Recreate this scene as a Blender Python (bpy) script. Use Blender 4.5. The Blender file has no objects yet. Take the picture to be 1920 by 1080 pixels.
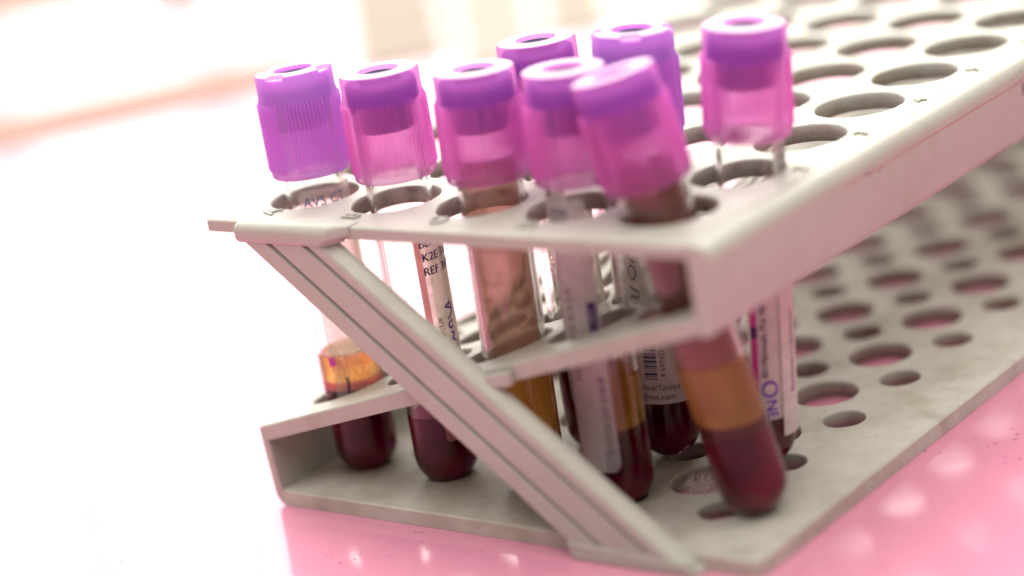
import bpy, bmesh, math, random
from mathutils import Vector, Matrix
from mathutils.geometry import delaunay_2d_cdt

random.seed(7)
MM = 0.001                      # geometry below is written in millimetres
scene = bpy.context.scene
col = scene.collection

# ------------------------------------------------------------------ camera
CAM = Vector((312.3573, -299.9288, 164.6125))
RIGHT = Vector((0.7782639, 0.6036603, -0.1729149))
DOWN = Vector((0.0221255, -0.3015609, -0.9531902))
FWD = Vector((-0.6275474, 0.7380077, -0.2480502))
cd = bpy.data.cameras.new("camera")
cam = bpy.data.objects.new("camera", cd)
col.objects.link(cam)
m = Matrix((( RIGHT.x, -DOWN.x, -FWD.x, CAM.x*MM),
            ( RIGHT.y, -DOWN.y, -FWD.y, CAM.y*MM),
            ( RIGHT.z, -DOWN.z, -FWD.z, CAM.z*MM), (0, 0, 0, 1)))
cam.matrix_world = m
cd.sensor_width = 36.0
cd.lens = 4572.379/1920*36.0
cd.shift_x = -75.27/1920          # the photograph is a crop: optical axis off centre
cd.shift_y = -240.42/1920
cd.clip_start = 0.01
cd.clip_end = 50
cd.dof.use_dof = True
cd.dof.focus_distance = 0.432
cd.dof.aperture_fstop = 4.9
cd.dof.aperture_blades = 0
scene.camera = cam

# ------------------------------------------------------------------ world, lamps, exposure
w = bpy.data.worlds.new("World"); scene.world = w; w.use_nodes = True
bg = w.node_tree.nodes["Background"]
bg.inputs[0].default_value = (1.0, 0.975, 0.87, 1)
bg.inputs[1].default_value = 0.36

def area(name, centre, target, sx, sy, radiance, color=(1, 1, 1)):
    l = bpy.data.lights.new(name, 'AREA'); l.shape = 'RECTANGLE'
    l.size = sx; l.size_y = sy
    l.energy = radiance*math.pi*sx*sy
    l.color = color
    o = bpy.data.objects.new(name, l); col.objects.link(o)
    o.location = centre
    o.rotation_euler = (Vector(target)-Vector(centre)).to_track_quat('-Z', 'Y').to_euler()
    return o

# daylight from the tall window bays behind the table, one lamp per bay
def bay(az0, az1, z0, z1, rad, dist=2.0):
    a0, a1 = math.radians(az0), math.radians(az1); a = (a0+a1)/2
    c = CAM*MM
    p = Vector((c.x+dist*math.sin(a), c.y+dist*math.cos(a), (z0+z1)/2))
    wdt = 2*dist*math.tan((a1-a0)/2)
    area("window_bay_lamp", p, (c.x, c.y, p.z), wdt, z1-z0, rad, (1.0, 0.955, 0.88))
for (a0, a1) in ((-76, -53.4), (-52.7, -48.2), (-47.6, -36.5), (-34.5, -10)):
    bay(a0, a1, 0.10, 1.10, 4.0)       # lower panes
    bay(a0, a1, 1.16, 2.80, 10.0)      # upper panes, open sky
# added overhead fill, brightens the table, shelves and cap tops
area("overhead_fill_lamp", (0.45, -0.30, 2.3), (0.45, -0.31, 0.0), 3.2, 3.2, 3.0, (1.0, 0.96, 0.90))

scene.view_settings.view_transform = 'Standard'
scene.view_settings.look = 'None'
scene.view_settings.exposure = 0.0
scene.view_settings.gamma = 1.0
cy = scene.cycles
cy.max_bounces = 14; cy.transmission_bounces = 12; cy.transparent_max_bounces = 16
cy.diffuse_bounces = 4; cy.glossy_bounces = 6
cy.caustics_refractive = True; cy.caustics_reflective = True
cy.blur_glossy = 0.4
cy.sample_clamp_indirect = 6.0
cy.use_denoising = True

# ------------------------------------------------------------------ materials
def srgb(r, g, b):
    f = lambda c: (c/255/12.92) if c/255 <= .04045 else ((c/255+.055)/1.055)**2.4
    return (f(r), f(g), f(b), 1)

def mat(name):
    mt = bpy.data.materials.new(name); mt.use_nodes = True
    nt = mt.node_tree
    return mt, nt, nt.nodes["Principled BSDF"], nt.nodes["Material Output"]

def ramp(nt, fac, stops):
    r = nt.nodes.new("ShaderNodeValToRGB")
    el = r.color_ramp.elements
    while len(el) < len(stops): el.new(0.5)
    for e, (p, c) in zip(el, stops): e.position = p; e.color = c
    nt.links.new(fac, r.inputs[0]); return r.outputs[0]

def noise(nt, scale, detail=4, rough=.55, vec=None, dist=0):
    n = nt.nodes.new("ShaderNodeTexNoise")
    n.inputs["Scale"].default_value = scale; n.inputs["Detail"].default_value = detail
    n.inputs["Roughness"].default_value = rough; n.inputs["Distortion"].default_value = dist
    if vec: nt.links.new(vec, n.inputs["Vector"])
    return n.outputs["Fac"]

def objco(nt):
    t = nt.nodes.new("ShaderNodeTexCoord"); return t.outputs["Object"]

def mixc(nt, fac, a, b, mode='MIX'):
    n = nt.nodes.new("ShaderNodeMix"); n.data_type = 'RGBA'; n.blend_type = mode
    for sock, val in ((n.inputs[0], fac), (n.inputs[6], a), (n.inputs[7], b)):
        if isinstance(val, (tuple, float, int)): sock.default_value = val
        else: nt.links.new(val, sock)
    return n.outputs[2]

def bump(nt, bs, h, strength, dist):
    b = nt.nodes.new("ShaderNodeBump"); b.inputs["Strength"].default_value = strength
    b.inputs["Distance"].default_value = dist
    nt.links.new(h, b.inputs["Height"]); nt.links.new(b.outputs[0], bs.inputs["Normal"])

def plain(name, color, rough=.5, spec=.5):
    mt, nt, bs, out = mat(name)
    bs.inputs["Base Color"].default_value = color
    bs.inputs["Roughness"].default_value = rough
    bs.inputs["Specular IOR Level"].default_value = spec
    return mt

def plastic(name, stain_amount, speck, base=(0.455, 0.456, 0.398, 1)):
    mt, nt, bs, out = mat(name)
    co = objco(nt)
    st = ramp(nt, noise(nt, 55, 6, .62, co, 0.6), [(.40, (0, 0, 0, 1)), (.72, (1, 1, 1, 1))])
    st2 = ramp(nt, noise(nt, 260, 5, .65, co), [(.45, (0, 0, 0, 1)), (.75, (1, 1, 1, 1))])
    n = nt.nodes.new("ShaderNodeMath"); n.operation = 'MULTIPLY'; nt.links.new(st, n.inputs[0]); n.inputs[1].default_value = stain_amount
    c = mixc(nt, n.outputs[0], base, (0.29, 0.225, 0.155, 1))
    n2 = nt.nodes.new("ShaderNodeMath"); n2.operation = 'MULTIPLY'; nt.links.new(st2, n2.inputs[0]); n2.inputs[1].default_value = stain_amount*.45
    c = mixc(nt, n2.outputs[0], c, (0.22, 0.19, 0.15, 1))
    sp = ramp(nt, noise(nt, 1500, 2, .5, co), [(.70, (0, 0, 0, 1)), (.76, (1, 1, 1, 1))])
    n3 = nt.nodes.new("ShaderNodeMath"); n3.operation = 'MULTIPLY'; nt.links.new(sp, n3.inputs[0]); n3.inputs[1].default_value = speck
    c = mixc(nt, n3.outputs[0], c, (0.05, 0.045, 0.04, 1))
    nt.links.new(c, bs.inputs["Base Color"])
    rr = ramp(nt, noise(nt, 120, 5, .6, co), [(.3, (.32, .32, .32, 1)), (.8, (.62, .62, .62, 1))])
    nt.links.new(rr, bs.inputs["Roughness"])
    bump(nt, bs, noise(nt, 900, 4, .6, co), .12, .0003)
    return mt

M = {}
M['rack'] = plastic('rack_plastic', .20, .12)
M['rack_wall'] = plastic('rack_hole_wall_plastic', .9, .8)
M['rack_mid'] = plastic('rack_plastic_soiled', .42, .2)
M['rack_low'] = plastic('rack_plastic_stained', .62, .3, (.57, .55, .485, 1))

def make_table():
    mt, nt, bs, out = mat('pink_laminate')
    co = objco(nt)
    c = mixc(nt, noise(nt, 9, 4, .6, co), (0.68, 0.25, 0.375, 1), (0.73, 0.30, 0.425, 1))
    v = nt.nodes.new("ShaderNodeTexVoronoi"); v.inputs["Scale"].default_value = 330
    nt.links.new(co, v.inputs["Vector"])
    d = ramp(nt, v.outputs["Distance"], [(.10, (1, 1, 1, 1)), (.16, (0, 0, 0, 1))])
    g = ramp(nt, noise(nt, 60, 3, .6, co), [(.45, (0, 0, 0, 1)), (.6, (1, 1, 1, 1))])
    k = nt.nodes.new("ShaderNodeMath"); k.operation = 'MULTIPLY'; nt.links.new(d, k.inputs[0]); nt.links.new(g, k.inputs[1])
    c = mixc(nt, k.outputs[0], c, (0.42, 0.13, 0.26, 1))
    nt.links.new(c, bs.inputs["Base Color"])
    rr = ramp(nt, noise(nt, 35, 5, .6, co, .5), [(.3, (.05, .05, .05, 1)), (.8, (.17, .17, .17, 1))])
    nt.links.new(rr, bs.inputs["Roughness"])
    bs.inputs["IOR"].default_value = 1.55
    bump(nt, bs, noise(nt, 45, 3, .5, co), .05, .0006)
    return mt
M['table'] = make_table()

def glass():
    mt, nt, bs, out = mat('clear_tube_plastic')
    bs.inputs["Base Color"].default_value = (.985, .98, .97, 1)
    bs.inputs["Transmission Weight"].default_value = 1
    bs.inputs["Roughness"].default_value = .012
    bs.inputs["IOR"].default_value = 1.45
    return mt
M['glass'] = glass()

def cap_mat(name, tint, body, clear, rough=.32, through=.68, frost=0):
    """milky moulded plastic: part of the light goes straight through, part is scattered"""
    mt, nt, bs, out = mat(name)
    bs.inputs["Base Color"].default_value = body
    bs.inputs["Roughness"].default_value = rough
    tl = nt.nodes.new("ShaderNodeBsdfTranslucent"); tl.inputs[0].default_value = body
    if frost:
        tr = nt.nodes.new("ShaderNodeBsdfRefraction"); tr.inputs["Roughness"].default_value = frost; tr.inputs["IOR"].default_value = 1.06
    else:
        tr = nt.nodes.new("ShaderNodeBsdfTransparent")
    tr.inputs[0].default_value = tint
    a = nt.nodes.new("ShaderNodeMixShader"); a.inputs[0].default_value = through
    nt.links.new(bs.outputs[0], a.inputs[1]); nt.links.new(tl.outputs[0], a.inputs[2])
    b = nt.nodes.new("ShaderNodeMixShader"); b.inputs[0].default_value = clear
    nt.links.new(a.outputs[0], b.inputs[1]); nt.links.new(tr.outputs[0], b.inputs[2])
    nt.links.new(b.outputs[0], out.inputs[0])
    return mt
M['cap_clear'] = cap_mat('translucent_pink_cap', (1.0, .78, .95, 1), (1.0, .42, .87, 1), .42, .22, .88, .5)
M['cap_top'] = cap_mat('cap_top_lit_tone', (1.0, .9, .97, 1), (.96, .70, .90, 1), .06, .45, .35)  # strong light on the cap tops put into a paler body colour
M['cap_clear_in'] = cap_mat('translucent_pink_cap_inside', (1.0, .93, .98, 1), (.97, .62, .90, 1), .86)
M['cap_milky'] = cap_mat('milky_lavender_cap', (.95, .75, .98, 1), (.90, .43, .98, 1), .10, .34)
M['cap_milky_in'] = cap_mat('milky_lavender_cap_inside', (.97, .88, .99, 1), (.90, .62, .97, 1), .75, .4)
M['cap_print'] = cap_mat('cap_emboss', (1, .8, .9, 1), (.90, .50, .68, 1), .1)
M['stopper'] = plain('purple_rubber', (.10, .006, .44, 1), .45)
M['stopper_top'] = plain('dark_rubber', (.010, .012, .06, 1), .5, .12)
M['blood'] = None
def blood():
    mt, nt, bs, out = mat('packed_blood')
    co = objco(nt)
    sep = nt.nodes.new("ShaderNodeSeparateXYZ"); nt.links.new(co, sep.inputs[0])
    n = noise(nt, 75, 2, .5, co)
    c = mixc(nt, ramp(nt, n, [(.30, (0, 0, 0, 1)), (.72, (1, 1, 1, 1))]), (.022, .0004, .002, 1), (.32, .001, .042, 1))
    nt.links.new(c, bs.inputs["Base Color"])
    bs.inputs["Roughness"].default_value = .5
    bs.inputs["Specular IOR Level"].default_value = 0.0
    bs.inputs["Subsurface Weight"].default_value = .15
    bs.inputs["Subsurface Radius"].default_value = (1, .12, .25)
    bs.inputs["Subsurface Scale"].default_value = .0012
    return mt
M['blood'] = blood()
def plasma(name, c, dens, body, cloud):
    mt, nt, bs, out = mat(name)
    bs.inputs["Base Color"].default_value = (1, 1, 1, 1)
    bs.inputs["Transmission Weight"].default_value = 1
    bs.inputs["IOR"].default_value = 1.40
    bs.inputs["Roughness"].default_value = .30
    tl = nt.nodes.new("ShaderNodeBsdfTranslucent"); tl.inputs[0].default_value = body
    df = nt.nodes.new("ShaderNodeBsdfDiffuse"); df.inputs[0].default_value = body
    a = nt.nodes.new("ShaderNodeMixShader"); a.inputs[0].default_value = .35
    nt.links.new(tl.outputs[0], a.inputs[1]); nt.links.new(df.outputs[0], a.inputs[2])
    b = nt.nodes.new("ShaderNodeMixShader"); b.inputs[0].default_value = cloud
    nt.links.new(bs.outputs[0], b.inputs[1]); nt.links.new(a.outputs[0], b.inputs[2])
    nt.links.new(b.outputs[0], out.inputs[0])
    va = nt.nodes.new("ShaderNodeVolumeAbsorption"); va.inputs[0].default_value = c; va.inputs[1].default_value = dens
    nt.links.new(va.outputs[0], out.inputs[1])
    return mt
M['plasma'] = plasma('amber_plasma', (.99, .68, .07, 1), 260, (1.0, .52, .06, 1), .3)
M['plasma_dark'] = plasma('brown_plasma', (.99, .72, .03, 1), 210, (1.0, .54, .006, 1), .45)
M['red_layer'] = plasma('red_cloudy_layer', (.98, .10, .03, 1), 220, (.85, .05, .02, 1), .4)
M['mixed'] = plasma('cloudy_layer', (.9, .25, .04, 1), 300, (.30, .055, .02, 1), .75)
def film(name, body, tint, clear, through=.5):
    mt, nt, bs, out = mat(name)
    co = objco(nt)
    n = ramp(nt, noise(nt, 240, 5, .65, co), [(.3, (clear-.12,)*3+(1,)), (.75, (clear+.14,)*3+(1,))])
    bs.inputs["Base Color"].default_value = body
    bs.inputs["Roughness"].default_value = .6
    tl = nt.nodes.new("ShaderNodeBsdfTranslucent"); tl.inputs[0].default_value = body
    tr = nt.nodes.new("ShaderNodeBsdfTransparent"); tr.inputs[0].default_value = tint
    a = nt.nodes.new("ShaderNodeMixShader"); a.inputs[0].default_value = through
    nt.links.new(bs.outputs[0], a.inputs[1]); nt.links.new(tl.outputs[0], a.inputs[2])
    b = nt.nodes.new("ShaderNodeMixShader"); nt.links.new(n, b.inputs[0])
    nt.links.new(a.outputs[0], b.inputs[1]); nt.links.new(tr.outputs[0], b.inputs[2])
    nt.links.new(b.outputs[0], out.inputs[0])
    return mt
M['film_brown'] = film('dried_serum_film', (.60, .39, .31, 1), (.90, .72, .63, 1), .38, .6)
M['film_red'] = film('bloody_film', (.48, .17, .13, 1), (.85, .45, .36, 1), .4)
M['foam'] = film('pink_foam', (.60, .19, .09, 1), (.95, .5, .35, 1), .35)
M['label'] = film('label_paper', (.93, .88, .81, 1), (.99, .96, .93, 1), .58, .75)
M['label_front'] = film('label_paper_white', (.93, .88, .85, 1), (.97, .92, .86, 1), .16, .42)
M['label_film'] = film('label_clear_film', (.93, .90, .86, 1), (.99, .96, .92, 1), .70, .6)
M['label_lilac'] = film('label_paper_lilac', (.90, .84, .84, 1), (.95, .88, .88, 1), .26, .55)
M['ink_purple'] = plain('purple_ink', (.075, .018, .16, 1), .6)
M['ink_violet'] = plain('violet_pen', (.16, .03, .42, 1), .6)
M['ink_dark'] = plain('dark_ink', (.03, .02, .04, 1), .6)
M['ink_grey'] = plain('grey_ink', (.17, .14, .17, 1), .6)
M['ink_blue'] = plain('blue_ink', (.04, .14, .34, 1), .6)
M['ink_navy'] = plain('navy_ink', (.02, .035, .09, 1), .6)
M['stripe_pink'] = film('pink_stripe', (.98, .42, .46, 1), (.98, .62, .62, 1), .42, .7)
M['stripe_magenta'] = plain('magenta_stripe', (.62, .06, .36, 1), .6)
M['red_line'] = plain('red_line_ink', (.55, .22, .20, 1), .6)
M['lint'] = plain('white_lint', (.85, .72, .70, 1), .9)

# ------------------------------------------------------------------ mesh helpers
def obj(name, verts, faces, material, parent=None, smooth=False, mats=None, fmat=None, fsmooth=None):
    me = bpy.data.meshes.new(name)
    me.from_pydata([Vector(v)*MM for v in verts], [], faces)
    for mm_ in (mats or [material]): me.materials.append(mm_)
    if fmat: me.polygons.foreach_set("material_index", fmat)
    if fsmooth: me.polygons.foreach_set("use_smooth", fsmooth)
    elif smooth: me.polygons.foreach_set("use_smooth", [True]*len(me.polygons))
    me.update()
    o = bpy.data.objects.new(name, me); col.objects.link(o)
    if parent: o.parent = parent
    return o

def empty(name, label, cat, loc=(0, 0, 0), group=None):
    o = bpy.data.objects.new(name, None); col.objects.link(o)
    o.empty_display_size = .01
    o.location = Vector(loc)*MM
    o["label"] = label; o["category"] = cat
    if group: o["group"] = group
    return o

def prism_y(poly, y0, y1):
    """polygon in x,z extruded along y"""
    n = len(poly)
    v = [(x, y0, z) for x, z in poly]+[(x, y1, z) for x, z in poly]
    a = sum(poly[i][0]*poly[(i+1) % n][1]-poly[(i+1) % n][0]*poly[i][1] for i in range(n))
    f = []
    for i in range(n):
        j = (i+1) % n
        f.append((i, j, n+j, n+i) if a < 0 else (i, n+i, n+j, j))
    f.append(tuple(range(n)) if a > 0 else tuple(reversed(range(n))))
    f.append(tuple(range(2*n-1, n-1, -1)) if a > 0 else tuple(range(n, 2*n)))
    return v, f

def arc(cx, cz, r, a0, a1, n=7):
    return [(cx+r*math.cos(math.radians(a0+(a1-a0)*i/n)), cz+r*math.sin(math.radians(a0+(a1-a0)*i/n))) for i in range(n+1)]

def bevel(o, width, seg=2, angle=40):
    b = o.modifiers.new("bevel", 'BEVEL'); b.width = width*MM; b.segments = seg
    b.limit_method = 'ANGLE'; b.angle_limit = math.radians(angle)
    b.harden_normals = False

def rrect(x0, x1, y0, y1, r=0, n=6):
    """rectangle, front right corner (x1,y0) rounded"""
    pts = [(x0, y0)]
    if r:
        for i in range(n+1):
            a = math.radians(-90+90*i/n)
            pts.append((x1-r+r*math.cos(a), y0+r+r*math.sin(a)))
    else: pts.append((x1, y0))
    pts += [(x1, y1), (x0, y1)]
    return pts

SEG = 36
def holed_plate(name, rect, inset, holes, z0, z1, matt, matw, parent, shear=None, r=0, ch=.28, collar=.9):
    """flat plate with real round holes; rect=(x0,x1,y0,y1), inset=(left,right,front) chamfer widths"""
    sh = shear or (lambda x, y: 0.0)
    x0, x1, y0, y1 = rect; il, ir, ifr = inset
    outer = rrect(x0, x1, y0, y1, r)
    outer_t = rrect(x0+il, x1-ir, y0+ifr, y1, r)
    circ = [[(math.cos(2*math.pi*i/SEG), math.sin(2*math.pi*i/SEG)) for i in range(SEG)]]
    def flat(loop_outer, grow):
        pts = list(loop_outer); ed = [(i, (i+1) % len(pts)) for i in range(len(pts))]
        for hx, hy, hr in holes:
            b = len(pts)
            pts += [(hx+(hr+grow)*c, hy+(hr+grow)*s) for c, s in circ[0]]
            ed += [(b+i, b+(i+1) % SEG) for i in range(SEG)]
        res = delaunay_2d_cdt([Vector(q) for q in pts], ed, [], 1, 1e-5)
        vv, ff = res[0], res[2]
        good = []
        for f in ff:
            c = sum((vv[i] for i in f), Vector((0, 0)))/len(f)
            if any((c.x-hx)**2+(c.y-hy)**2 < (hr+grow)**2*.97 for hx, hy, hr in holes): continue
            a = sum(vv[f[i]].x*vv[f[(i+1) % len(f)]].y-vv[f[(i+1) % len(f)]].x*vv[f[i]].y for i in range(len(f)))
            good.append(tuple(f) if a > 0 else tuple(reversed(f)))
        return vv, good
    V, F, FM, FS = [], [], [], []
    vv, ff = flat(outer_t, ch)
    for q in vv: V.append((q.x, q.y, z1+sh(q.x, q.y)))
    F += ff; FM += [0]*len(ff); FS += [False]*len(ff)
    vv, ff = flat(outer, 0); b = len(V)
    for q in vv: V.append((q.x, q.y, z0+sh(q.x, q.y)))
    F += [tuple(b+i for i in reversed(f)) for f in ff]; FM += [0]*len(ff); FS += [False]*len(ff)
    n = len(outer); b = len(V)
    for (lp, z) in ((outer, z0), (outer, z1-ch), (outer_t, z1)):
        for q in lp: V.append((q[0], q[1], z+sh(*q)))
    for k in range(2):
        for i in range(n):
            j = (i+1) % n
            F.append((b+k*n+i, b+k*n+j, b+(k+1)*n+j, b+(k+1)*n+i)); FM.append(0); FS.append(False)
    for hx, hy, hr in holes:
        b = len(V)
        for (rr, z) in ((hr+.7, z0), (hr+.6, z0-collar), (hr, z0-collar), (hr, z1-ch), (hr+ch*.6, z1-ch*.3), (hr+ch, z1)):
            for c, s in circ[0]:
                x, y = hx+rr*c, hy+rr*s; V.append((x, y, z+sh(x, y)))
        for k in range(5):
            for i in range(SEG):
                j = (i+1) % SEG
                F.append((b+k*SEG+j, b+k*SEG+i, b+(k+1)*SEG+i, b+(k+1)*SEG+j)); FM.append(1 if k == 2 else 0); FS.append(k >= 2)
    return obj(name, V, F, None, parent, mats=[matt, matw], fmat=FM, fsmooth=FS)

# ------------------------------------------------------------------ table
tv, tf = prism_y([(-1500, -30), (900, -30), (900, 0), (-1500, 0)], -500, 1400)
table = obj('table_top', tv, tf, M['table'])
table["kind"] = "structure"

# ------------------------------------------------------------------ rack
PX, PY, H = 20.0, 20.0, 55.74
YF, YB = -15.43, 15.43+PY*16
NR = 17
rack = empty('tube_rack', 'off-white plastic test tube rack with round holes and slanted middle shelf', 'tube rack')
SL = .2723
mz = lambda x: 15.5+SL*(x+10.7)          # top of the slanted middle shelf
top = holed_plate('top_shelf', (-12.9, 93.3, YF, YB), (.3, 0, .3),
                  [(i*PX, j*PY, 8.15) for i in range(5) for j in range(NR)], 53.5, H, M['rack'], M['rack_wall'], rack)
mid = holed_plate('middle_shelf', (-10.6, 93.3, YF, YB), (0, 0, .25),
                  [(i*PX, j*PY, 8.15) for i in range(5) for j in range(NR)], -3.0, 0, M['rack_mid'], M['rack_wall'], rack,
                  shear=lambda x, y: mz(x))
lowholes = [(10.0+i*PX, 10.0+j*PY, 6.02) for i in range(4) for j in range(NR)] + \
           [(i*PX, j*PY, 3.83) for i in range(5) for j in range(NR)]
low = holed_plate('bottom_shelf', (-8.3, 97.66, YF, YB), (0, .35, .35), lowholes, .06, 3.0, M['rack_low'], M['rack_wall'], rack, r=2.2, collar=.02)
# right wall, rounded over into the top shelf and under into the middle shelf
zb = mz(93.3)
poly = [(93.3, 53.5), (93.3, H)] + arc(94.9, H-3.0, 3.0, 90, 4, 8) + arc(94.3, 42.2, 1.9, 0, -75, 6) + [(93.3, zb-3.0), (93.3, zb)]
v, f = prism_y(poly, YF, YB)
wr = obj('side_wall', v, f, M['rack'], rack); bevel(wr, .25, 2, 60)
wr.data.polygons.foreach_set("use_smooth", [len(q.vertices) == 4 for q in wr.data.polygons])
poly = [(-10.6, mz(-10.6)), (-10.6, mz(-10.6)-3.0), (-9.2, mz(-9.2)-3.1), (-8.5, 4.2), (-8.3, 3.0), (-8.3, .06)] + arc(-7.9, 2.4, 2.3, -100, -176, 5) + [(-10.95, 14.6), (-10.85, 15.2)]
v, f = prism_y(poly, YF, YB)
wl = obj('side_wall', v, f, M['rack_mid'], rack); bevel(wl, .2, 2, 50)

# diagonal brace clipped over the end of the rack
def brace_mesh():
    zt, zb_ = 53.9, .35
    y0 = YF-.12
    prof = [(0, y0), (0, y0-2.5), (.35, y0-2.9),
            (5.2, y0-2.9), (5.4, y0-1.8), (6.5, y0-1.8), (6.75, y0-2.9),
            (14.0, y0-2.9), (14.2, y0-1.8), (15.3, y0-1.8), (15.55, y0-2.9),
            (18.0, y0-2.9), (18.8, y0-2.65), (20.4, y0-1.1), (20.7, y0)]
    V = []; n = len(prof)
    zs = [zt, 3.4, 2.6, zb_]
    for k, z in enumerate(zs):
        sx = 1+.085*(53.2-z)/51
        for u, y in prof:
            yy = y0-2.9 if (k >= 2 and abs(y-(y0-1.8)) < .1 and 4 < u < 16) else y
            V.append((-1.2+u*sx+(53.2-z)*1.254, yy, z))
    F = []
    for k in range(len(zs)-1):
        for i in range(n):
            j = (i+1) % n
            F.append((k*n+j, k*n+i, (k+1)*n+i, (k+1)*n+j))
    F.append(tuple(range(n))); F.append(tuple(reversed(range((len(zs)-1)*n, len(zs)*n))))
    return V, F
v, f = brace_mesh()
br = obj('end_brace', v, f, M['rack'], rack); bevel(br, .32, 3, 35)
bm = bmesh.new(); bm.from_mesh(br.data); bmesh.ops.recalc_face_normals(bm, faces=bm.faces); bm.to_mesh(br.data); bm.free()
# clip lip wrapped over the top shelf edge: rounded bar, its right end cut back to the shelf
lip = [(YF+2.2, H+.04), (YF+2.2, H+.5), (YF-.6, H+.95)] + [(YF-1.6+1.9*math.cos(math.radians(a)), H-.95+1.9*math.sin(math.radians(a))) for a in (100, 125, 150, 175, 195)] + \
      [(YF-3.5, 53.6), (YF-3.2, 53.05), (YF-.1, 53.05), (YF-.1, H+.04)]
n = len(lip)
V = []
for xa, k in ((-2.7, 0), (-2.0, 1), (19.8, 1), (22.6, 2)):
    for y, z in lip:
        x = xa; yy = y; zz = z
        if xa == -2.7: yy = YF-.1+(y-YF+.1)*.93 if y < YF-.1 else y; zz = 54.6+(z-54.6)*.86 if y < YF-.1 else z
        if xa > 0 and z < 54: x = xa-1.7
        if k == 2:
            yy = max(y, YF-.16) if y < YF-.1 else y; zz = min(z, H+.12)
        V.append((x, yy, zz))
F = []
for k in range(3):
    for i in range(n):
        j = (i+1) % n
        F.append((k*n+i, k*n+j, (k+1)*n+j, (k+1)*n+i))
F.append(tuple(range(n))); F.append(tuple(reversed(range(3*n, 4*n))))
clip = obj('clip_lip', V, F, M['rack'], br)
bm = bmesh.new(); bm.from_mesh(clip.data); bmesh.ops.recalc_face_normals(bm, faces=bm.faces); bm.to_mesh(clip.data); bm.free()
clip.data.polygons.foreach_set("use_smooth", [True]*len(clip.data.polygons)); clip.data.set_sharp_from_angle(angle=math.radians(40))
# foot of the brace and the small catch on the middle shelf
v, f = prism_y([(62.0, .1), (86.8, .1), (85.6, 2.2), (61.3, 3.2)], YF-3.25, YF-.08)
ft = obj('clip_foot', v, f, M['rack'], br); bevel(ft, .25, 2, 40)
v, f = prism_y([(48.5, 28.4), (54.0, 29.6), (54.0, 32.2), (48.5, 31.0)], YF-1.6, YF-.08)
ct = obj('catch', v, f, M['rack'], br); bevel(ct, .35, 2, 40)

# raised characters: read from the right-hand side of the rack (right = +y, up = -x)
def text_mesh(s, size):
    cu = bpy.data.curves.new("t", 'FONT'); cu.body = s; cu.size = size
    cu.align_x = 'CENTER'; cu.align_y = 'CENTER'; cu.resolution_u = 3
    o = bpy.data.objects.new("t", cu); col.objects.link(o)
    dg = bpy.context.evaluated_depsgraph_get()
    me = bpy.data.meshes.new_from_object(o.evaluated_get(dg))
    vs = [(q.co.x, q.co.y) for q in me.vertices]; fs = [tuple(q.vertices) for q in me.polygons]
    bpy.data.objects.remove(o); bpy.data.curves.remove(cu); bpy.data.meshes.remove(me)
    return vs, fs

def emboss(s, x, y, size=4.8, h=.4):
    vs, fs = text_mesh(s, size)
    V = [(x-b, y+a, H+h) for a, b in vs]; n = len(V)
    F = [tuple(f_) for f_ in fs]
    V += [(x-b, y+a, H-.05) for a, b in vs]
    cnt = {}
    for f_ in fs:
        for i in range(len(f_)):
            e = (f_[i], f_[(i+1) % len(f_)]); cnt[e] = cnt.get(e, 0)+1
    for (a, b) in cnt:
        if (b, a) not in cnt: F.append((a, n+a, n+b, b))
    return obj('embossed_character', V, F, M['rack'], top)
for i, s in enumerate("ABCDE"): emboss(s, i*PX-1.0, -10.5)
for j in range(1, NR): emboss(str(j+1), 91.0, j*PY+2.5 if j < 9 else j*PY+1.5, 3.9)

# pen marks and the thin red line on the right wall (ribbons just proud of the wall)
def ribbon_pts(pts, wd):
    V, F = [], []
    for i, q in enumerate(pts):
        a = Vector(pts[max(i-1, 0)]); b = Vector(pts[min(i+1, len(pts)-1)])
        d = (b-a); d = d.normalized() if d.length > 0 else Vector((1, 0))
        nrm = Vector((-d.y, d.x))*wd/2
        V += [(q[0]+nrm.x, q[1]+nrm.y), (q[0]-nrm.x, q[1]-nrm.y)]
    for i in range(len(pts)-1): F.append((2*i, 2*i+1, 2*i+3, 2*i+2))
    return V, F
def wallx(z):
    if z > 52.95: return 94.9+math.sqrt(max(0, 9-(z-H+3.0)**2))+.03
    return 96.2+(97.9-96.2)*(z-42.2)/(52.95-42.2)+.03
def on_wall(name, strokes, wd, mt):
    V, F = [], []
    for s in strokes:
        a, b = ribbon_pts(s, wd); k = len(V)
        V += [(wallx(z), y, z) for y, z in a]; F += [tuple(k+i for i in q) for q in b]
    return obj(name, V, F, mt, wr)
on_wall('red_line', [[(y, 52.2+.05*math.sin(y*.3)) for y in range(24, 120, 3)]], .16, M['red_line'])
on_wall('pen_mark', [[(84.2, 53.6), (85.0, 52.2), (86.2, 53.8), (86.9, 52.4), (88.1, 53.9)], [(88.0, 51.6), (88.3, 49.4)], [(90.2, 53.2), (91.2, 51.6), (90.0, 50.5), (91.6, 49.7)],
                     [(93.0, 52.8), (92.6, 50.0)], [(93.0, 51.6), (94.6, 52.8), (94.9, 49.8)]], .55, M['ink_dark'])
on_wall('pen_mark', [[(34.5, 53.4), (35.8, 51.2), (37.0, 51.8)], [(39.0, 53.6), (38.7, 51.0)], [(30.5, 52.6), (33.0, 51.8)]], .22, M['ink_grey'])

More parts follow.
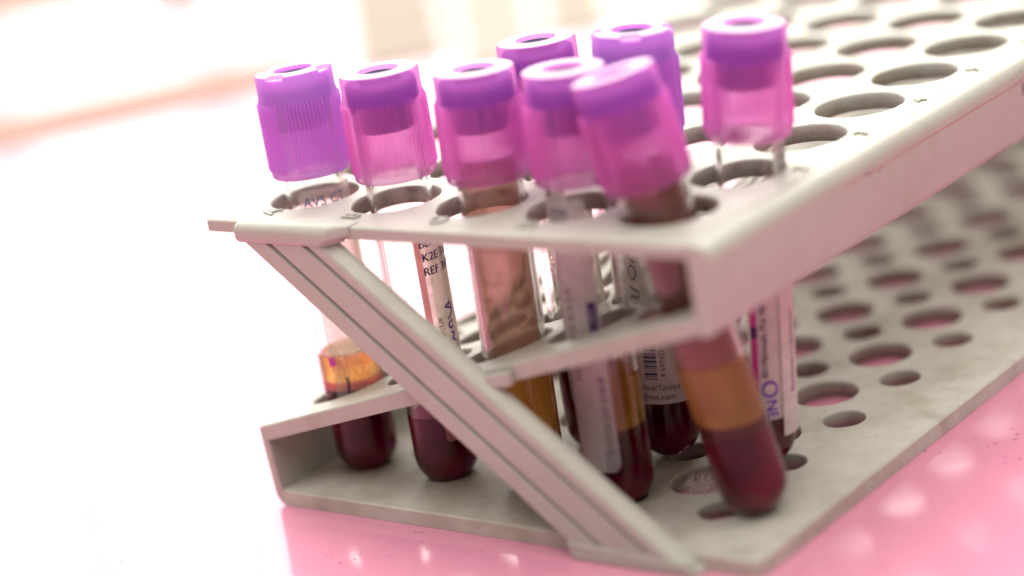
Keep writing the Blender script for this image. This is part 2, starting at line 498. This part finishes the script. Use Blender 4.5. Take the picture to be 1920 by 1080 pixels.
# ------------------------------------------------------------------ tubes
RT, RI, CAPTOP = 5.85, 5.0, 77.6
ZOFF = 0.9
def lathe(profile, seg, rmod=None, zmod=None, closed=True):
    V, F = [], []; n = len(profile)
    for k, (r, z) in enumerate(profile):
        for i in range(seg):
            a = 2*math.pi*i/seg
            rr = r+(rmod(k, r, z, a) if rmod else 0); zz = z+(zmod(k, r, z, a) if zmod else 0)
            V.append((rr*math.sin(a), -rr*math.cos(a), zz))
    for k in range(n if closed else n-1):
        kk = (k+1) % n
        for i in range(seg):
            j = (i+1) % seg
            F.append((k*seg+i, k*seg+j, kk*seg+j, kk*seg+i))
    return V, F
def fix(o):
    bm = bmesh.new(); bm.from_mesh(o.data)
    bmesh.ops.remove_doubles(bm, verts=bm.verts, dist=1e-7)
    bmesh.ops.recalc_face_normals(bm, faces=bm.faces)
    bm.to_mesh(o.data); bm.free(); return o
def autosmooth(o, ang=32):
    me = o.data
    me.polygons.foreach_set("use_smooth", [True]*len(me.polygons))
    me.set_sharp_from_angle(angle=math.radians(ang))
def hemi(r, n=10):
    return [(r*math.sin(math.pi/2*i/n), RT-r*math.cos(math.pi/2*i/n)) for i in range(n+1)]

_glass = None
def glass_mesh(parent):
    global _glass
    if _glass is None:
        zt = CAPTOP-6.4
        prof = hemi(RT) + [(RT, 20), (RT, 45), (RT, zt-.2), (RT-.2, zt), (RI+.2, zt), (RI, zt-.2), (RI, 45), (RI, 20)] + list(reversed(hemi(RI)))
        prof[0] = (.0001, prof[0][1]); prof[-1] = (.0001, prof[-1][1])
        v, f = lathe(prof, 64, closed=False)
        o = fix(obj('glass', v, f, M['glass'], parent)); autosmooth(o, 40); _glass = o.data
        return o
    o = bpy.data.objects.new('glass', _glass); col.objects.link(o); o.parent = parent
    return o

RIBS = 66; CSEG = RIBS*5
_caps = {}
def cap_mesh(parent, kind, spin):
    key = kind
    if key not in _caps:
        T = CAPTOP
        prof = [(3.6, T-1.9), (3.55, T-.4), (3.75, T-.02), (4.1, T), (5.3, T), (5.45, T), (6.6, T), (7.05, T-.18), (7.3, T-.65),
                (7.33, T-4.3), (7.5, T-4.8), (7.52, T-5.0), (7.53, T-5.5), (7.56, T-11), (7.6, T-17.5), (7.6, T-18.0), (7.62, T-18.3), (7.55, T-19.0), (7.2, T-19.3),
                (6.45, T-19.3), (6.3, T-18.9), (6.35, T-10), (6.42, T-2.3), (6.2, T-1.95)]
        prof = [(r*.967, z) for r, z in prof]
        def gap(a):
            d = (math.degrees(a)+360) % 72; return 26 < d < 40
        def rmod(k, r, z, a):
            i = int(round(a/(2*math.pi)*CSEG))
            if k in (12, 13, 14): return 0.0 if gap(a) else (.38 if i % 5 in (1, 2) else 0)
            return 0
        def zmod(k, r, z, a):
            if kind == 'milky' and k in (5, 6, 7):
                d = (math.degrees(a)+360) % 90
                if 30 < d < 62: return -.75
            return 0
        v, f = lathe(prof, CSEG, rmod, zmod)
        mn = 'cap_milky' if kind == 'milky' else 'cap_clear'
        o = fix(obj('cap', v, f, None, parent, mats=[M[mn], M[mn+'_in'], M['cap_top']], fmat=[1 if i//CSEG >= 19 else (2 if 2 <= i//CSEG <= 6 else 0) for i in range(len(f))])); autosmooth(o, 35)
        _caps[key] = o.data
    else:
        o = bpy.data.objects.new('cap', _caps[key]); col.objects.link(o); o.parent = parent
    o.rotation_euler = (0, 0, math.radians(spin))
    return o
_stop = None
def stopper_mesh(parent):
    global _stop
    if _stop is None:
        T = CAPTOP
        prof = [(.0001, T-1.05), (2.4, T-1.0), (3.1, T-.72), (3.4, T-.95), (3.4, T-2.02), (5.85, T-2.02), (6.0, T-2.3), (6.0, T-6.0), (5.85, T-6.3), (4.93, T-6.32), (4.9, T-10.2), (4.5, T-10.7), (3.2, T-10.7), (2.6, T-9.2), (.0001, T-9.2)]
        v, f = lathe(prof, 48, closed=False)
        o = obj('stopper', v, f, None, parent, mats=[M['stopper'], M['stopper_top']], fmat=[1 if i < 48*3 else 0 for i in range(len(f))])
        fix(o); autosmooth(o, 35); _stop = o.data; return o
    o = bpy.data.objects.new('stopper', _stop); col.objects.link(o); o.parent = parent; return o

def liquid(parent, name, z0, z1, mt, meniscus=.5, tilt=(0, 0), r=RI+.06):
    """column of liquid from z0 (0 = round bottom) up to z1, surface level in the world through tilt"""
    prof = []
    if z0 <= 0.01:
        h = hemi(r, 10); h[0] = (.0001, h[0][1]); prof += h
    else:
        prof += [(.0001, z0), (r*.6, z0), (r, z0)]
    nb = len(prof)
    prof += [(r, (prof[-1][1]+z1)/2), (r, z1), (r*.86, z1-meniscus*.7), (r*.5, z1-meniscus), (.0001, z1-meniscus)]
    def zm(k, rr, z, a):
        x, y = rr*math.sin(a), -rr*math.cos(a)
        t = -(tilt[0]*x+tilt[1]*y)
        if k >= nb+1: return t
        if z0 > .01 and k < nb: return t
        return 0
    v, f = lathe(prof, 48, zmod=zm, closed=False)
    o = fix(obj(name, v, f, mt, parent)); autosmooth(o, 40); return o

def sheet(parent, name, ph0, ph1, z0, z1, mt, r, thick=.06, corner=0.0, n=40):
    """curved sheet wrapped on the tube between two angles (degrees, 0 = towards the viewer), real thickness"""
    V, F = [], []; k = 0
    for rr in (r, r+thick):
        for i in range(n+1):
            a = math.radians(ph0+(ph1-ph0)*i/n); e = 0
            if corner:
                s0 = math.radians((ph1-ph0)*i/n)*r; s1 = math.radians((ph1-ph0)*(n-i)/n)*r
                s = min(s0, s1)
                if s < corner: e = corner-math.sqrt(max(0, corner**2-(corner-s)**2))
            for z in (z0+e+ZOFF, z1-e+ZOFF): V.append((rr*math.sin(a), -rr*math.cos(a), z))
    m_ = 2*(n+1)
    for i in range(n):
        a, b, c, d = 2*i, 2*i+1, 2*i+3, 2*i+2
        F.append((m_+a, m_+d, m_+c, m_+b)); F.append((a, b, c, d))
        F.append((a, d, m_+d, m_+a)); F.append((b, m_+b, m_+c, c))
    F.append((0, m_, m_+1, 1)); e = 2*n; F.append((e, e+1, m_+e+1, m_+e))
    o = obj(name, V, F, mt, parent); autosmooth(o, 40); return o

def wrap(parent, name, verts2, faces, mt, ph, z, rot=0, r=RT+.13):
    c, s = math.cos(math.radians(rot)), math.sin(math.radians(rot))
    V = []
    for u, v_ in verts2:
        x, y = c*u-s*v_, s*u+c*v_
        a = math.radians(ph)+x/r
        V.append((r*math.sin(a), -r*math.cos(a), z+y+ZOFF))
    return obj(name, V, faces, mt, parent)

def subdiv2(vs, fs, maxe=.5):
    """split long edges of flat print so that it follows the tube"""
    bm = bmesh.new(); bv = [bm.verts.new((x, y, 0)) for x, y in vs]
    for f_ in fs:
        try: bm.faces.new([bv[i] for i in f_])
        except ValueError: pass
    for _ in range(5):
        es = [e for e in bm.edges if e.calc_length() > maxe]
        if not es: break
        bmesh.ops.subdivide_edges(bm, edges=es, cuts=1)
        bmesh.ops.triangulate(bm, faces=bm.faces)
    bm.verts.index_update()
    out = [(v.co.x, v.co.y) for v in bm.verts], [tuple(v.index for v in f_.verts) for f_ in bm.faces]
    bm.free(); return out

def ptext(parent, s, size, ph, z, rot, mt, bold=0, name='print', r=RT+.13, sx=1.0):
    vs, fs = text_mesh(s, size)
    vs = [(x*sx, y) for x, y in vs]
    vs, fs = subdiv2(vs, fs, .8)
    o = wrap(parent, name, vs, fs, mt, ph, z, rot, r)
    if bold:
        vs2 = [(x+bold, y+bold*.3) for x, y in vs]
        n = len(vs)
        bpy.data.objects.remove(o)
        o = wrap(parent, name, vs+vs2, fs+[tuple(n+i for i in f_) for f_ in fs], mt, ph, z, rot, r)
        # keep the two passes a hair apart
        for i in range(n, 2*n):
            q = o.data.vertices[i].co; q.x *= 1.0015; q.y *= 1.0015
    return o
def pstroke(parent, strokes, wd, ph, z, mt, rot=0, name='handwriting', r=RT+.13):
    V, F = [], []
    for si, s in enumerate(strokes):
        fine = []
        for i in range(len(s)-1):
            for t in range(4):
                # Catmull-Rom through the pen points
                p0, p1, p2, p3 = s[max(i-1, 0)], s[i], s[i+1], s[min(i+2, len(s)-1)]
                tt = t/4
                fine.append(tuple(.5*((2*p1[c])+(-p0[c]+p2[c])*tt+(2*p0[c]-5*p1[c]+4*p2[c]-p3[c])*tt*tt+(-p0[c]+3*p1[c]-3*p2[c]+p3[c])*tt**3) for c in (0, 1)))
        fine.append(s[-1])
        a, b = ribbon_pts(fine, wd); k = len(V)
        V += a; F += [tuple(k+i for i in q) for q in b]
    return wrap(parent, name, V, F, mt, ph, z, rot, r)
def prects(parent, rects, ph, z, mt, rot=0, name='print', r=RT+.13):
    V, F = [], []
    for (x0, x1, y0, y1) in rects:
        n = max(1, int((x1-x0)/.6)); m2 = max(1, int((y1-y0)/.6)) if rot else 1
        for i in range(n):
            for j in range(m2):
                k = len(V)
                xa, xb = x0+(x1-x0)*i/n, x0+(x1-x0)*(i+1)/n; ya, yb = y0+(y1-y0)*j/m2, y0+(y1-y0)*(j+1)/m2
                V += [(xa, ya), (xb, ya), (xb, yb), (xa, yb)]; F.append((k, k+1, k+2, k+3))
    return wrap(parent, name, V, F, mt, ph, z, rot, r)
def frame(x0, x1, y0, y1, t):
    return [(x0, x1, y0, y0+t), (x0, x1, y1-t, y1), (x0, x0+t, y0+t, y1-t), (x1-t, x1, y0+t, y1-t)]

def ring_text(cap, s, radius, size, start, mt):
    """characters standing around the flat top ring of the cap"""
    step = size*.78/radius
    V, F = [], []
    for i, ch in enumerate(s):
        if ch == ' ': continue
        vs, fs = text_mesh(ch, size); a = math.radians(start)-i*step
        k = len(V)
        for u, v_ in vs:
            rr = radius+v_; aa = a-u/radius
            V.append((rr*math.cos(aa), rr*math.sin(aa), CAPTOP+.04))
        F += [tuple(k+j for j in f_) for f_ in fs]
    return obj('embossed_print', V, F, mt, cap)

def tube(bottom, captop, label, kind, spin):
    B = Vector(bottom); Q = Vector(captop)
    ax = (Q-B).normalized()
    v_ = CAM-(B+Q)/2; v_ = (v_-ax*v_.dot(ax)).normalized()
    Y = -v_; X = Y.cross(ax)
    t = empty('blood_tube', label, 'blood tube', group='purple-capped blood tubes in the rack')
    o = B-ax*RT
    t.matrix_world = Matrix(((X.x, Y.x, ax.x, o.x*MM), (X.y, Y.y, ax.y, o.y*MM), (X.z, Y.z, ax.z, o.z*MM), (0, 0, 0, 1)))
    t["_tilt"] = (X.z/ax.z, Y.z/ax.z)
    glass_mesh(t); cap = cap_mesh(t, kind, spin); stopper_mesh(t)
    tl = (X.z/ax.z, Y.z/ax.z)
    del t["_tilt"]
    return t, cap, tl

# tube in hole A1: milky cap, film label with amber serum behind it
t1, c1, s1 = tube((.2, -.1, 7.5), (-0.87, 1.7, 78.27), 'tube with ribbed milky lavender cap, leftmost, in the hole marked A', 'milky', 10)
liquid(t1, 'blood', 0, 17.6, M['blood'], .3, s1)
liquid(t1, 'mixed_layer', 17.65, 19.3, M['red_layer'], .3, s1)
liquid(t1, 'plasma', 19.35, 24.6, M['plasma'], .7, s1)
lb = sheet(t1, 'label', -37, 118, 12.0, 55.2, M['label_film'], RT+.03, corner=1.2)
ptext(lb, 'AVS CT', 2.5, 12, 52.9, 0, M['ink_blue'])
prects(lb, frame(-1.1, 1.1, -2.2, 2.2, .12), -17, 21.6, M['ink_grey'], 0)
ptext(lb, 'LOT', 1.6, -17, 21.6, 90, M['ink_grey'])
pstroke(lb, [[(.1, 2.0), (.25, 1.0), (.05, -.4), (.3, -1.8)]], .5, -13, 17.4, M['ink_navy'])
pstroke(lb, [[(-.9, 1.5), (-.7, .3), (.1, -.4), (.7, .6), (.8, 1.6)], [(.6, .4), (1.4, -.2), (1.9, .7)]], .14, 14, 19.4, M['ink_grey'])
prects(lb, [(-.9, .6, -.9, .9)], -32, 22.6, M['stripe_magenta'])

# B1
t2, c2, s2 = tube((20.2, -.15, 7.5), (20.61, 1.16, 78.21), 'clear empty-topped tube with pink-striped K2E label, in hole marked B', 'clear', 62)
liquid(t2, 'blood', 0, 14.2, M['blood'], .4, s2)
lb = sheet(t2, 'label', 5, 150, 8.6, 48.5, M['label'], RT+.03, corner=.6)
prects(lb, [(0, 1.15, -19.6, 19.6)], 6, 28.5, M['stripe_pink'], 0, 'stripe')
ptext(lb, 'BD', 2.1, 27, 45.4, 0, M['ink_purple'], .12)
ptext(lb, 'K2E 3.6mg', 2.15, 61, 42.9, 0, M['ink_purple'], .12)
ptext(lb, 'REF 368841', 2.15, 65, 40.3, 0, M['ink_purple'], .12)
ptext(lb, 'BD-Plymouth, GP, UK', 1.45, 32, 25.2, 90, M['ink_dark'])
pstroke(lb, [[(0.9, 3.9), (-.9, 3.4), (1.0, 2.6), (-.7, 1.0)], [(-.9, 3.4), (.6, 3.9), (.9, 2.3)], [(.5, .6), (-.6, .3), (-.5, -.6), (.5, -.5)], [(-.5, -1.4), (.5, -1.9), (-.3, -2.6), (.6, -3.2)], [(1.1, -3.3), (.9, -4.4), (-.3, -5.2), (1.0, -5.6), (.2, -6.2)]], .40, 55, 29.6, M['ink_violet'])
ring_text(c2, 'VACUTAINER', 5.1, 1.55, 160, M['cap_print'])

# C1
t3, c3, s3 = tube((40.2, 0, 7.5), (41.82, 2.07, 78.89), 'tube with brown film inside above a frothy line, in the hole marked C', 'clear', 40)
liquid(t3, 'blood', 0, 10.5, M['blood'], .3, s3)
liquid(t3, 'plasma', 10.55, 25.2, M['plasma_dark'], .6, s3)
sheet(t3, 'serum_film', -100, 62, 25.4, 61.5, M['film_brown'], RI-.12, .05, n=48)
ring_text(c3, 'VACUTAINER', 5.1, 1.55, 120, M['cap_print'])

# D1
t4, c4, s4 = tube((59.8, 0, 7.5), (61.11, 2.34, 78.98), 'tube with tall lilac-white label turned left over amber serum, fourth in front row', 'clear', 15)
liquid(t4, 'blood', 0, 14.0, M['blood'], .3, s4)
liquid(t4, 'mixed_layer', 14.05, 15.2, M['mixed'], .2, s4)
liquid(t4, 'plasma', 15.25, 24.4, M['plasma_dark'], .9, s4)
lb = sheet(t4, 'label', -150, 4, 7.4, 55.5, M['label_lilac'], RT+.03, corner=1.3)
prects(lb, [(-.75, .75, -4.5, 4.5)], -9, 33.2, M['ink_purple'], 0)
ptext(lb, '1003 | 800', 1.5, -9, 33.2, 90, M['label_lilac'], r=RT+.17)
ptext(lb, 'EXP 2018-08', 1.45, -9, 20.6, 90, M['ink_purple'])
ptext(lb, '5102028', 1.7, -9, 13.2, 90, M['ink_grey'])
prects(lb, frame(-1.0, 1.0, -1.7, 1.7, .14), -9, 9.6, M['ink_purple'])
ptext(lb, 'LOT', 1.4, -9, 9.6, 90, M['ink_purple'])
ptext(lb, 'MUSTAFA KAYA', 2.3, -48, 32, 90, M['ink_grey'])
prects(lb, [(-2.2, 1.6, y, y+.22+.2*(i % 3 == 0)) for i, y in enumerate([k*.62 for k in range(8)])], -42, 49.4, M['ink_grey'], 0, 'barcode')

# E1
t5, c5, s5 = tube((86.5, 1.2, 8.88), (74.55, -1.74, 78.61), 'steeply leaning tube without label, amber serum over maroon blood, at near right corner', 'clear', 55)
liquid(t5, 'blood', 0, 15.2, M['blood'], .3, s5)
liquid(t5, 'mixed_layer', 15.25, 17.0, M['mixed'], .2, s5)
liquid(t5, 'plasma', 17.05, 27.6, M['plasma_dark'], .8, s5)
sheet(t5, 'bloody_film', -170, 170, 31.0, 61, M['film_red'], RI-.12, .05, n=64)
sheet(t5, 'foam', -175, 175, 26.6, 30.9, M['foam'], RI-.10, .05, n=64)

# C2
t6, c6, s6 = tube((40.1, 19.8, 7.5), (40.65, 20.92, 78.2), 'translucent-capped tube with white label in the second row behind the brown one', 'clear', 30)
liquid(t6, 'blood', 0, 17, M['blood'], .4, s6)
lb = sheet(t6, 'label', -42, 110, 10, 57, M['label'], RT+.03, corner=.8)
ptext(lb, 'Connect', 2.2, -31, 51.0, 90, M['ink_dark'])
ptext(lb, 'BD-Plymouth, GP', 1.5, -36, 34, -90, M['ink_dark'])
ptext(lb, 'PL6 7BP, UK', 1.5, -17, 36, -90, M['ink_dark'])
ring_text(c6, 'VACUTAINER', 5.1, 1.6, 155, M['cap_print'])

# D2
t7, c7, s7 = tube((57.3, 18.7, 8.88), (61.2, 22.2, 80.6), 'tube with milky lavender cap and barcode label in the second row', 'milky', 40)
liquid(t7, 'blood', 0, 16.8, M['blood'], .4, s7)
lb = sheet(t7, 'label', -68, 120, 10.6, 52, M['label_front'], RT+.03, corner=1.0)
pstroke(lb, [[(.8, -5.2), (-.9, -5.0), (-.8, -3.6), (.1, -3.2), (.8, -4.0), (1.0, -2.9)], [(1.2, -2.4), (-1.0, -1.4)], [(-.9, .9), (-.3, 2.3), (.7, 2.0), (.8, .7), (0, -.2), (-.9, .9)], [(.9, 3.0), (-.9, 3.8), (-.3, 4.4)], [(.9, 5.4), (-1.0, 6.2)]], .27, -42, 33.6, M['ink_dark'])
bars = []; y = 0; rnd = random.Random(3)
while y < 8.5:
    wd = rnd.choice((.14, .14, .28, .42)); bars.append((-1.3, 1.1, y, y+wd)); y += wd+rnd.choice((.14, .2, .3))
prects(lb, bars, -22, 15.2, M['ink_navy'], 0, 'barcode')
ptext(lb, '8 697421', 1.35, -1, 18.2, 90, M['ink_navy'])
ptext(lb, 'Adana/Türkiye', 1.35, -12, 13.6, 0, M['ink_navy'])
ptext(lb, 'bilgi@net.com', 1.5, -26, 11.9, 0, M['ink_navy'])
prects(lb, [(-.8, .8, -2, 2)], -58, 15.6, M['stripe_magenta'])

# E2
t8, c8, s8 = tube((76.7, 19.6, 8.88), (84.2, 22.6, 81.2), 'nearly upright tube with purple-lettered label, standing alone furthest right', 'clear', 20)
for ch in t8.children:
    if ch.name.split('.')[0] in ('cap', 'stopper'): ch.location.z = 1.0*MM      # cap not pushed fully home
liquid(t8, 'blood', 0, 13.5, M['blood'], .4, s8)
lb = sheet(t8, 'label', -14, 150, 9.2, 50, M['label_front'], RT+.03)
prects(lb, [(-.55, .55, -13, 11)], -7, 24.0, M['stripe_magenta'], 0, 'stripe')
prects(lb, [(-.6, .6, -1, 1)], -7, 25.2, M['ink_purple'], r=RT+.16)
ptext(lb, 'BD-Plymouth, PL6 7BP, UK', 1.45, 9, 25.0, 90, M['ink_purple'], .08)
ptext(lb, 'O', 4.2, 14, 14.9, -90, M['ink_violet'], .15)
ptext(lb, 'N', 2.8, 17, 11.9, -90, M['ink_violet'], .15)
ptext(lb, 'E', 2.6, 19, 10.1, -90, M['ink_violet'], .15)
prects(lb, [(-1.8, 1.8, y, y+.2+.2*(i % 3 == 0)) for i, y in enumerate([k*.6 for k in range(8)])], 66, 53.0, M['ink_grey'], 0, 'barcode')
sheet(t8, 'label', 40, 120, 50.2, 58.5, M['label_front'], RT+.03)
fl = sheet(t8, 'label_flap', 36, 74, 6.0, 47, M['label_front'], RT+.55, .08, n=14)
ptext(fl, 'Biyokimya e Laboratuvar', 1.5, 58, 21, 90, M['ink_purple'], r=RT+.68)


# ------------------------------------------------------------------ lint caught in a hole of the bottom shelf
V, F = [], []
rl = random.Random(5)
for k in range(260):
    q = Vector((70.0+rl.gauss(0, 1.2), 8.6+rl.gauss(0, 1.2), 1.6+rl.random()*1.4)); d = Vector((rl.gauss(0, 1), rl.gauss(0, 1), rl.gauss(0, .5))).normalized()
    pts = []
    for i in range(9):
        pts.append(q.copy()); d = (d+Vector((rl.gauss(0, .5), rl.gauss(0, .5), rl.gauss(0, .4)))).normalized(); q = q+d*.5
        q.z = min(max(q.z, .4), 4.4)
    for i, q in enumerate(pts):
        e = .032
        V += [(q.x+e, q.y, q.z), (q.x-e*.5, q.y+e*.87, q.z), (q.x-e*.5, q.y-e*.5, q.z+e)]
        if i:
            b = len(V)-6
            for s in range(3): F.append((b+s, b+(s+1) % 3, b+3+(s+1) % 3, b+3+s))
lint = obj('lint_tuft', V, F, M['lint'])
lint["label"] = "small pale tuft of lint caught in a bottom shelf hole"; lint["category"] = "lint"

# ------------------------------------------------------------------ out-of-focus cream folders lying on the table behind
def view_point(az, d, z=0):
    a = math.radians(az); return Vector((CAM.x+d*math.sin(a), CAM.y+d*math.cos(a), z))
def folder(az0, az1, d0, d1, color, label, thick):
    mt = plain('card', color, .8, .1)
    t = empty('card_folder', label, 'folder', group='card folders behind the rack')
    for k, (name, z0, z1, g) in enumerate((('back_cover', .05, 1.0, 0), ('papers', 1.05, 4.0, .25), ('front_cover', 4.05, 5.0, 0))):
        q = [view_point(az0+g, d0+g*40), view_point(az1-g, d0+g*40), view_point(az1-g, d1), view_point(az0+g, d1)]
        V = [(v.x, v.y, z*thick) for z in (z0, z1) for v in q]
        F = [(3, 2, 1, 0), (4, 5, 6, 7), (0, 1, 5, 4), (1, 2, 6, 5), (2, 3, 7, 6), (3, 0, 4, 7)]
        o = fix(obj(name, V, F, M['sheet_white'] if k == 1 else mt, t)); bevel(o, .3*thick, 2, 40)
M['sheet_white'] = plain('white_sheets', (.8, .78, .74, 1), .7)
folder(-44.6, -42.3, 800, 1120, (.30, .255, .215, 1), 'blurred tan card folder lying behind the rack, just right of the leftmost cap', .25)
folder(-42.1, -40.2, 770, 1120, (.36, .315, .275, 1), 'blurred cream card folder lying behind the rack, next to the tan one', .25)
folder(-40.0, -38.4, 800, 1120, (.32, .28, .23, 1), 'blurred brownish card folder lying behind the second row caps', .25)
folder(-38.2, -35.5, 780, 1120, (.45, .42, .38, 1), 'blurred pale grey card folder, rightmost of those behind the rack', .25)
folder(-58.0, -45.6, 805, 870, (.33, .21, .175, 1), 'blurred long peach strip, added for the warm band across the table at upper left', .25)  # made-up strip: covers the table reflection to tint the band peach
folder(-54.0, -49.6, 1075, 1300, (.26, .18, .135, 1), 'blurred tan card at the top left corner', .25)
folder(-49.2, -47.6, 1010, 1160, (.38, .15, .125, 1), 'small blurred salmon red card near the top left', .25)
# fine grit and droplets on the table near the rack
V, F = [], []
rg = random.Random(11)
for k in range(420):
    x = rg.uniform(14, 110); y = -19.5-abs(rg.gauss(0, 22))
    if x > 90 and rg.random() < .5: x = 100+rg.uniform(0, 60); y = rg.uniform(-20, 120)
    r = rg.choice((.09, .12, .16, .24)); b = len(V); n = 6
    for (q, z) in ((1, .03), (.75, .5), (.3, .75)):
        for i in range(n):
            a = 2*math.pi*i/n; V.append((x+r*q*math.cos(a), y+r*q*math.sin(a), z*r))
    for l in range(2):
        for i in range(n): F.append((b+l*n+i, b+l*n+(i+1) % n, b+(l+1)*n+(i+1) % n, b+(l+1)*n+i))
    F.append(tuple(b+2*n+i for i in range(n)))
M['grit'] = plain('wet_grit', (.62, .25, .40, 1), .06)
grit = obj('grit', V, F, M['grit'], smooth=True)
grit["kind"] = "stuff"; grit["label"] = "fine wet grit scattered on the pink table"; grit["category"] = "grit"

# pale scuffs on the bottom shelf
def scuffs(strokes, wd):
    V, F = [], []
    for st in strokes:
        a, b = ribbon_pts(st, wd*random.uniform(.6, 1.3)); k = len(V)
        V += [(x, y, 3.02) for x, y in a]; F += [tuple(k+i for i in q) for q in b]
    return obj('scuff_mark', V, F, M['scuff'], low)
M['scuff'] = plain('scuffed_plastic', (.72, .71, .66, 1), .6)
for st in [[(44.0, -13.2), (45.2, -12.0), (46.6, -12.2)], [(45.0, -14.2), (45.5, -12.6), (45.1, -11.0)], [(46.2, -13.0), (47.8, -11.8)], [(35.0, -12.4), (39.0, -11.0)], [(88.0, 34.0), (90.5, 40.0)], [(92.0, 55.0), (91.4, 62.0)], [(87.0, 12.0), (89.0, 15.5), (92.0, 16.2)]]:
    scuffs([st], .16)
